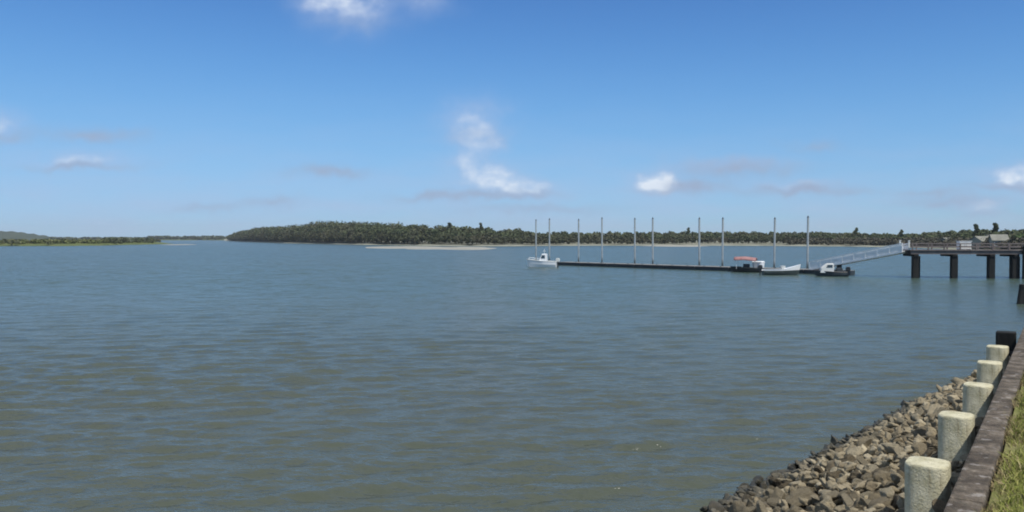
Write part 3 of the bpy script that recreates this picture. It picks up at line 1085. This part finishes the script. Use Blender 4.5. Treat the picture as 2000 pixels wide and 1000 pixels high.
PO = [(1047, 428, 'leftmost dock pole, slim and pale, behind the white motorboat'),
      (1073, 426, 'dock pole at the stern of the white motorboat'),
      (1130, 427, 'lone dock pole just right of the white motorboat'),
      (1176, 424, 'dock pole with a dark top, second along the bare dock from the white boat'),
      (1240, 425, 'pale dock pole left of a darker one at mid dock'),
      (1275, 424, 'darker dock pole at mid dock, under the small bright cloud'),
      (1366, 424, 'dark topped dock pole left of the greenish one'),
      (1411, 424, 'greenish dock pole just left of the red canopy boat'),
      (1512, 424, 'dock pole behind the white skiff with the dark lower hull'),
      (1577, 421, 'rightmost dock pole, by the foot of the gangway')]
for i, (px, py, lab) in enumerate(PO):
    # the ray's crossing with the far side of the dock
    dr = ray(px, 500); k = (DA + DN * (DW + .3)) ; 
    den = dr.x * DX.y - dr.y * DX.x
    s_ = (k.x * DX.y - k.y * DX.x) / den
    p = Vector((dr.x * s_, dr.y * s_, 0))
    top = CAM_Z + (HOR - py) / F_PX * p.y
    o = empty('dock_pole', p, lab, 'pole', 'tall poles along the floating dock')
    rr = .12 + random.uniform(-.01, .01)
    lean = Vector((random.uniform(-.05, .05), random.uniform(-.05, .05), 0))
    b = MB(); b.tube((0, 0, -1.5), Vector((0, 0, top - .22)) + lean, rr, rr * .97, 14); b.build('shaft', M['steel'], o, smooth=False)
    b = MB(); b.tube(Vector((0, 0, top - .24)) + lean, Vector((0, 0, top)) + lean, rr * 1.12, .02, 14); b.build('cone_cap', M['float'], o)
    b = MB()
    for z in (.46,):
        for q in range(16):
            a0, a1 = 2 * math.pi * q / 16, 2 * math.pi * (q + 1) / 16
            b.bar((rr * 1.35 * math.cos(a0), rr * 1.35 * math.sin(a0), z), (rr * 1.35 * math.cos(a1), rr * 1.35 * math.sin(a1), z), .05, .07)
    b.bar((0, 0, .46) + DN * (-rr * 1.3) if False else Vector((0, 0, .46)) - DN * rr * 1.3, Vector((0, 0, .46)) - DN * (rr * 1.3 + .3), .1, .07)
    b.build('guide_collar', M['steel'], o)

# ---------------------------------------------------------------- boats
def hull(mb, L, B, H, draft=.22, sheer=.25, stern_w=.86, n=15, inset=0.0, z_off=0.0):
    """boat hull, bow to -x; rings across from keel to gunwale"""
    rings = []
    for i in range(n):
        q = i / (n - 1)                    # 0 bow .. 1 stern
        x = -L / 2 + L * q
        wv = B / 2 * (min(1.0, (q / .55)) ** .62 if q < .55 else 1 - (1 - stern_w) * ((q - .55) / .45) ** 2)
        wv = max(wv - inset, .015)
        top = H + sheer * (1 - q) ** 2 + z_off
        kz = -draft * min(1, (q / .3) + .12) + .38 * max(0, 1 - q / .22) ** 2
        fl = .88 + .1 * q
        xo = -.18 * H * max(0, 1 - q / .3)
        rings.append([Vector((x + xo, -wv, top)), Vector((x + xo * .3, -wv * fl, top * .45)), Vector((x, -wv * fl * .8, kz * .3)), Vector((x, 0, kz)),
                      Vector((x, wv * fl * .8, kz * .3)), Vector((x + xo * .3, wv * fl, top * .45)), Vector((x + xo, wv, top))])
    mb.loft(rings, closed=False, caps=False)
    last = rings[-1]
    mb.add(last, [tuple(range(7))])
    return rings


def deck_of(mb, rings, dz, i0, i1, inset=.06):
    vs, fs = [], []
    for r in rings[i0:i1]:
        a, b = r[0], r[-1]
        vs += [Vector((a.x, min(a.y + inset, -.005), a.z + dz)), Vector((b.x, max(b.y - inset, .005), b.z + dz))]
    for i in range(i1 - i0 - 1):
        fs.append((2 * i, 2 * i + 2, 2 * i + 3, 2 * i + 1))
    mb.add(vs, fs)


def gunwale(mb, rings, r):
    for side in (0, -1):
        for a, b in zip(rings[:-1], rings[1:]):
            mb.tube(a[side], b[side], r, r, 6, False)


def outboard(parent, x, z, mat='black', k=1.0):
    b = MB()
    sec = [(-.16, .30), (.20, .26), (.26, .20)]
    b.loft([[Vector((x + k * px_ * sx, k * py_ * .17, z + k * zz)) for px_, py_ in ((1, 1), (-1, 1), (-1, -1), (1, -1))] for zz, sx in ((.12, .20), (.22, .27), (.50, .25), (.62, .15))])
    m = b.build('outboard_motor', M[mat], parent, bevel=.03)
    b = MB(); b.box((x, 0, z - .22 * k), (.14 * k, .10 * k, .7 * k)); b.box((x + .05 * k, 0, z - .6 * k), (.34 * k, .06, .06)); b.build('leg', M['black'], m)


# white motorboat at the free end of the dock
c = on_z(1057, 521.5)
bt = empty('motorboat', c + Vector((.15, 0, 0)), 'white motorboat with small cabin at the left end of the dock', 'boat', rz=DRZ * .35)
L_ = 4.1
b = MB(); rg_ = hull(b, L_, 1.75, .78, sheer=.30); b.build('hull', M['white'], bt, smooth=False)
b = MB(); deck_of(b, rg_, -.03, 0, 8); b.build('foredeck', M['white'], bt)
b = MB(); deck_of(b, rg_, -.42, 7, 15); b.build('cockpit_floor', M['offwhite'], bt)
b = MB(); gunwale(b, rg_, .035); b.build('rub_rail', M['offwhite'], bt)
b = MB()
b.loft([[Vector((x, y, z)) for x, y in ((-.45 + k1, -.55 + k2), (.62, -.55 + k2), (.62, .55 - k2), (-.45 + k1, .55 - k2))] for z, k1, k2 in ((.62, 0, 0), (1.14, .20, .05), (1.74, .48, .10), (1.84, .50, .13))])
cb_ = b.build('cabin', M['white'], bt, bevel=.03)
b = MB()
for s in (-1, 1):
    b.add([(-.08, s * .505, 1.20), (.50, s * .505, 1.20), (.50, s * .460, 1.64), (.06, s * .460, 1.64)], [(0, 1, 2, 3)])
b.add([(-.22, -.44, 1.18), (-.22, .44, 1.18), (.00, .38, 1.66), (.00, -.38, 1.66)], [(0, 1, 2, 3)])
o = b.build('window', M['glass'], cb_); sm = o.modifiers.new('solid', 'SOLIDIFY'); sm.thickness = .05; sm.offset = 0
b = MB(); b.tube((.3, 0, 1.82), (.3, 0, 2.5), .03, .02, 8); b.box((.3, 0, 2.2), (.30, .36, .05)); b.build('mast', M['alu'], bt)
b = MB()
for s in (-1, 1):
    pts = [Vector((-1.9, s * .12, 1.30)), Vector((-1.2, s * .52, 1.24)), Vector((-.45, s * .72, 1.14))]
    for a, b2 in zip(pts[:-1], pts[1:]):
        b.tube(a, b2, .018, n=6)
    for p in pts:
        b.tube(p, p - Vector((0, 0, .30)), .014, n=6)
b.build('bow_rail', M['alu'], bt)
outboard(bt, 2.20, .62, 'offwhite', 1.0)
b = MB(); b.box((1.15, 0, .66), (.5, 1.1, .34)); b.build('seat', M['offwhite'], bt, bevel=.04)

# low grey tender tied behind the motorboat's stern
c = on_z(1093, 518.5)

# canopy boat
c = on_z(1456, 531.5)
bt = empty('canopy_boat', c, 'small dark boat under a faded red canopy beside the dock', 'boat', rz=DRZ * .5)
b = MB(); rg_ = hull(b, 3.3, 1.6, .50, sheer=.16); b.build('hull', M['black'], bt)
b = MB(); deck_of(b, rg_, -.20, 0, 15); b.build('floor', M['float'], bt)
b = MB(); gunwale(b, rg_, .03); b.build('rub_rail', M['darkhull'], bt)
b = MB()
for x in (-.95, 1.15):
    for s in (-1, 1):
        b.tube((x, s * .68, .4), (x, s * .72, 1.42), .022, n=8)
b.build('canopy_frame', M['alu'], bt)
b = MB()
rows = []
for i in range(9):
    x = -1.25 + 2.5 * i / 8
    rows.append([Vector((x, -.86 + 1.72 * k / 10, 1.44 + .36 * math.cos((k / 10 - .5) * 2.6) - .10 * abs(i - 4) / 4 - .05 * (i - 4) / 4 + (-.10 if k in (0, 10) else 0))) for k in range(11)])
b.loft(rows, closed=False, caps=False)
o = b.build('canopy', M['red'], bt, smooth=True); sm = o.modifiers.new('solid', 'SOLIDIFY'); sm.thickness = .04
b = MB(); b.box((.1, .1, .62), (.7, .6, .7)); b.build('console', M['black'], bt, bevel=.04)
b = MB(); b.box((-.75, 0, .50), (.4, 1.0, .3)); b.build('seat', M['timber'], bt, bevel=.03)
outboard(bt, 1.78, .45, 'white', .9)


def dock_v(px, py, z):
    return on_z(px, py, z)


# white storage chest on the dock
p = dk((on_z(1481, 531.0) - DA).dot(DX), .75, .48)
ch = empty('dock_box', p, 'bright white storage chest on the dock right of the red canopy', 'box', rz=DRZ)
b = MB(); b.loft([[Vector((x, y, z)) for x, y in ((-w, -d), (w, -d), (w, d), (-w, d))] for z, w, d in ((0, .56, .34), (.62, .62, .38))]); b.build('chest', M['white'], ch, bevel=.03)
b = MB(); b.loft([[Vector((x, y, z)) for x, y in ((-w, -d), (w, -d), (w, d), (-w, d))] for z, w, d in ((.625, .65, .41), (.72, .65, .41), (.80, .55, .30))]); b.build('lid', M['white'], ch, bevel=.03)
b = MB(); b.box((0, -.40, .58), (.14, .05, .09)); b.build('latch', M['steel'], ch)

# white skiff with a dark lower hull, bow to the right
c = on_z(1525, 537.0)
bt = empty('skiff', c, 'white skiff with dark lower hull and raised white bow at its right end', 'boat', rz=math.pi + DRZ * .12)
b = MB(); rg_ = hull(b, 3.8, 1.6, .46, sheer=.10, n=17); b.build('hull', M['darkhull'], bt)
b = MB()
up = []
for r_ in rg_:
    q = min(1, max(0, 1 - (r_[0].x + 2.0) / 1.9))
    hgt = .16 + .46 * q ** 1.3
    up.append([r_[0], r_[0] + Vector((-.10 * q, -.03 + .02 * q, hgt)), r_[0] + Vector((-.10 * q, .02, hgt)) if r_[0].y < -.03 else r_[0] + Vector((-.10 * q, -.004, hgt)),
               r_[-1] + Vector((-.10 * q, -.02, hgt)) if r_[-1].y > .03 else r_[-1] + Vector((-.10 * q, .004, hgt)), r_[-1] + Vector((-.10 * q, .03 - .02 * q, hgt)), r_[-1]])
for a in (0, 3):
    b.loft([[p[a], p[a + 1], p[a + 2]] for p in up], closed=False, caps=False)
o = b.build('topsides', M['white'], bt)
b = MB(); b.loft([[p[2], p[3]] for p in up[:8]], closed=False, caps=False); b.build('foredeck', M['white'], bt)
b = MB(); deck_of(b, rg_, -.16, 0, 17); b.build('floor', M['deck'], bt)
b = MB(); b.box((.55, 0, .50), (.34, 1.25, .07)); b.box((1.35, 0, .50), (.34, 1.25, .07)); b.build('thwart', M['offwhite'], bt)
b = MB(); b.box((-.22, 0, .62), (.42, .50, .62)); b.box((-.20, 0, .96), (.46, .56, .05)); b.build('console', M['offwhite'], bt, bevel=.02)
outboard(bt, 2.20, .52, 'black', .9)

# small work boat moored at the dock's right end
c = on_z(1622, 539.5)
bt = empty('workboat', c, 'small dark hulled boat with pale grey shelter by the gangway foot', 'boat', rz=DRZ * .25)
b = MB(); rg_ = hull(b, 3.1, 1.45, .46, sheer=.14); b.build('hull', M['float'], bt)
b = MB(); deck_of(b, rg_, -.12, 0, 15); b.build('floor', M['deck'], bt)
b = MB(); gunwale(b, rg_, .03); b.build('rub_rail', M['black'], bt)
b = MB(); b.loft([[Vector((x, y, z)) for x, y in ((a0, -d), (a1, -d), (a1, d), (a0, d))] for z, a0, a1, d in ((.36, -1.10, .25, .50), (.85, -.95, .28, .48), (1.28, -.45, .25, .44), (1.34, -.40, .22, .40))])
sh_ = b.build('shelter', M['offwhite'], bt, bevel=.03)
b = MB()
for q in (-1, 1):
    b.add([(-.50, q * .472, .92), (.12, q * .472, .92), (.12, q * .447, 1.20), (-.36, q * .447, 1.20)], [(0, 1, 2, 3)])
o = b.build('window', M['glass'], sh_); sm = o.modifiers.new('solid', 'SOLIDIFY'); sm.thickness = .05; sm.offset = 0
b = MB(); b.box((.85, 0, .62), (.55, .9, .5)); b.build('storage_box', M['float'], bt, bevel=.03)
outboard(bt, 1.72, .48, 'black', .85)

# ---------------------------------------------------------------- pier
P1, P3 = on_z(1787, 543), at_d(1936, 79.6)
px_dir = (P3 - P1).normalized(); PRZ = math.atan2(px_dir.y, px_dir.x)
pn = Vector((-px_dir.y, px_dir.x, 0))       # away from the camera
PZ = CAM_Z - (488 - HOR) / F_PX * P1.y            # deck top
pier = empty('pier', P1, 'fixed pier on dark square piles running out of the frame at right', 'pier', rz=PRZ)
PW = 3.0
PLEN = 46.0
sp_ = (P3 - P1).length / 2


def on_pier(px):
    dr = ray(px, 500)
    den = dr.x * px_dir.y - dr.y * px_dir.x
    s_ = (P1.x * px_dir.y - P1.y * px_dir.x) / den
    p = Vector((dr.x * s_, dr.y * s_, 0))
    return (p - P1).dot(px_dir)


b = MB()
n = int((PLEN + .6) / .16)
for j in range(n):
    b.box((-.55 + .16 * (j + .5), PW / 2 - .3, PZ - .035), (.15, PW + .25, .07))
b.build('decking', M['pier'], pier)
for v in (-.22, PW / 2 - .3, PW - .42):
    b = MB(); b.box((PLEN / 2 - .5, v, PZ - .25), (PLEN, .16, .345)); b.build('stringer', M['pier'], pier)
bents = [0.0, on_pier(1863), on_pier(1936), on_pier(1983)]
while bents[-1] < PLEN - sp_:
    bents.append(bents[-1] + sp_)
for k, u_ in enumerate(bents):
    wd = .62 if k != 3 else .74
    b = MB(); b.box((u_, PW / 2 - .3, PZ - .545), (.45, PW + .1, .24)); b.build('pile_cap', M['timber'], pier)
    for v in (0, PW - .6):
        b = MB(); rounded_post(b, (u_ + (1.0 if v else 0), v, 0), wd, .5, -2, PZ - .67, 0, .1); b.build('pile', M['timber'], pier)
for v in (-.36, PW - .24):
    b = MB()
    b.box((PLEN / 2 - .5, v, PZ + .62), (PLEN, .09, .10)); b.box((PLEN / 2 - .5, v, PZ + .32), (PLEN, .05, .14))
    j = 0.0
    while j < PLEN:
        b.box((-.4 + j, v, PZ + .30), (.11, .11, .62)); j += 1.5
    b.build('railing', M['pier'], pier)
for v in (-.05, PW - .55):
    b = MB(); b.box((-.62, v, PZ + .45), (.14, .14, .9)); b.box((-.62, v, PZ + .93), (.2, .2, .06)); b.build('gate_post', M['offwhite'], pier)


def pier_pt(u, v, z):
    return P1 + px_dir * u + pn * v + Vector((0, 0, z))


ub = on_pier(1890)
o = empty('utility_box', pier_pt(ub, .9, PZ), 'white cabinet standing on the pier deck', 'cabinet', rz=PRZ)
b = MB(); b.box((0, 0, .44), (1.14, .7, .80)); b.build('cabinet_body', M['white'], o, bevel=.02)
b = MB(); b.box((0, 0, .87), (1.24, .8, .06)); b.build('cabinet_top', M['offwhite'], o)
for s in (-1, 1):
    b = MB(); b.box((s * .28, -.36, .44), (.50, .03, .68)); d_ = b.build('door', M['offwhite'], o)
    b = MB(); b.box((s * .08, -.385, .46), (.03, .03, .14)); b.build('handle', M['steel'], d_)
    b = MB(); b.box((s * .45, 0, .02), (.12, .6, .04)); b.build('skid', M['black'], o)

# dark fender timber standing against the pier near the frame edge
ub = on_pier(1996)
o = empty('fender_pile', pier_pt(ub, -.62, 0), 'black fender timber standing against the pier at the frame edge', 'post', rz=PRZ)
b = MB(); rounded_post(b, (0, 0, 0), .42, .32, -2, PZ + .35, 0, .06); b.build('shaft', M['timber'], o)
b = MB(); b.box((0, 0, PZ + .38), (.5, .4, .05)); b.build('post_cap', M['black'], o)

# ---------------------------------------------------------------- gangway from pier to dock
GA = pier_pt(-.5, PW / 2 - .3, PZ - .16)
GB = dk((on_z(1606, 533.5) - DA).dot(DX), .9, .56)
gd = GB - GA; GL = gd.length
gx = gd.normalized(); gy = Vector((-gx.y, gx.x, 0)).normalized(); gz = gx.cross(gy)
gang = empty('gangway', GA, 'light grey aluminium gangway sloping from the pier to the dock', 'gangway')


def gp(u, v, w):
    return gx * u + gy * v + Vector((0, 0, w))


b = MB()
for j in range(int(GL / .25)):
    q = b.bar(gp(.25 * j + .12, -.62, 0), gp(.25 * j + .12, .62, 0), .235, .045)
b.build('walkway', M['alu'], gang)
for s in (-1, 1):
    b = MB()
    v = s * .68
    b.bar(gp(0, v, .80), gp(GL, v, .80), .09, .09)
    b.bar(gp(0, v, -.06), gp(GL, v, -.06), .10, .16)
    b.bar(gp(0, v, .40), gp(GL, v, .40), .05, .05)
    nb_ = int(GL / 1.2)
    for j in range(nb_ + 1):
        u_ = GL * j / nb_
        b.bar(gp(u_, v, -.06), gp(u_, v, .80), .07, .07)
        if j < nb_:
            u2 = GL * (j + 1) / nb_
            b.bar(gp(u_, v, -.04), gp(u2, v, .78), .05, .05)
    nb_ = int(GL / .13)
    for j in range(nb_):
        b.bar(gp(GL * (j + .5) / nb_, v, .02), gp(GL * (j + .5) / nb_, v, .77), .034, .06)
    b.bar(gp(0, v, .30), gp(GL, v, .30), .02, .60)
    b.build('side_rail', M['alu'], gang)
for s in (-1, 1):
    b = MB(); p_ = gp(GL - .1, s * .5, -.22); b.tube(p_ - gy * .06, p_ + gy * .06, .14, n=16); b.build('roller', M['black'], gang)
# landing ramp plate and dark post at the end of the dock
b = MB(); b.bar(gp(GL - .1, 0, .0), gp(GL + .9, 0, -.04), 1.2, .03); b.build('landing_plate', M['alu'], gang)
p = dk((on_z(1641, 536.5) - DA).dot(DX), .5, .48)
o = empty('power_pedestal', p, 'grey power pedestal at the right end of the dock', 'pedestal', rz=DRZ)
b = MB(); b.loft([[Vector((x, y, z)) for x, y in ((-w, -w), (w, -w), (w, w), (-w, w))] for z, w in ((0, .22), (.85, .19))]); b.build('pedestal_body', M['float'], o, bevel=.02)
b = MB(); b.loft([[Vector((x, y, z)) for x, y in ((-w, -w), (w, -w), (w, w), (-w, w))] for z, w in ((.853, .24), (.95, .24), (1.08, .10))]); b.build('pedestal_cap', M['steel'], o)

# ---------------------------------------------------------------- air
b = MB(); b.box((0, 2450, 41), (7000, 5700, 84))
hz = bpy.data.materials.new("air_haze"); hz.use_nodes = True
hz.node_tree.nodes.remove(hz.node_tree.nodes['Principled BSDF'])
pv = hz.node_tree.nodes.new('ShaderNodeVolumePrincipled')
pv.inputs['Color'].default_value = (0.86, 0.93, 1.0, 1)
pv.inputs['Density'].default_value = 0.00011
pv.inputs['Anisotropy'].default_value = 0.0
hz.node_tree.links.new(pv.outputs[0], hz.node_tree.nodes['Material Output'].inputs['Volume'])
tag(b.build('haze', hz), kind='stuff')
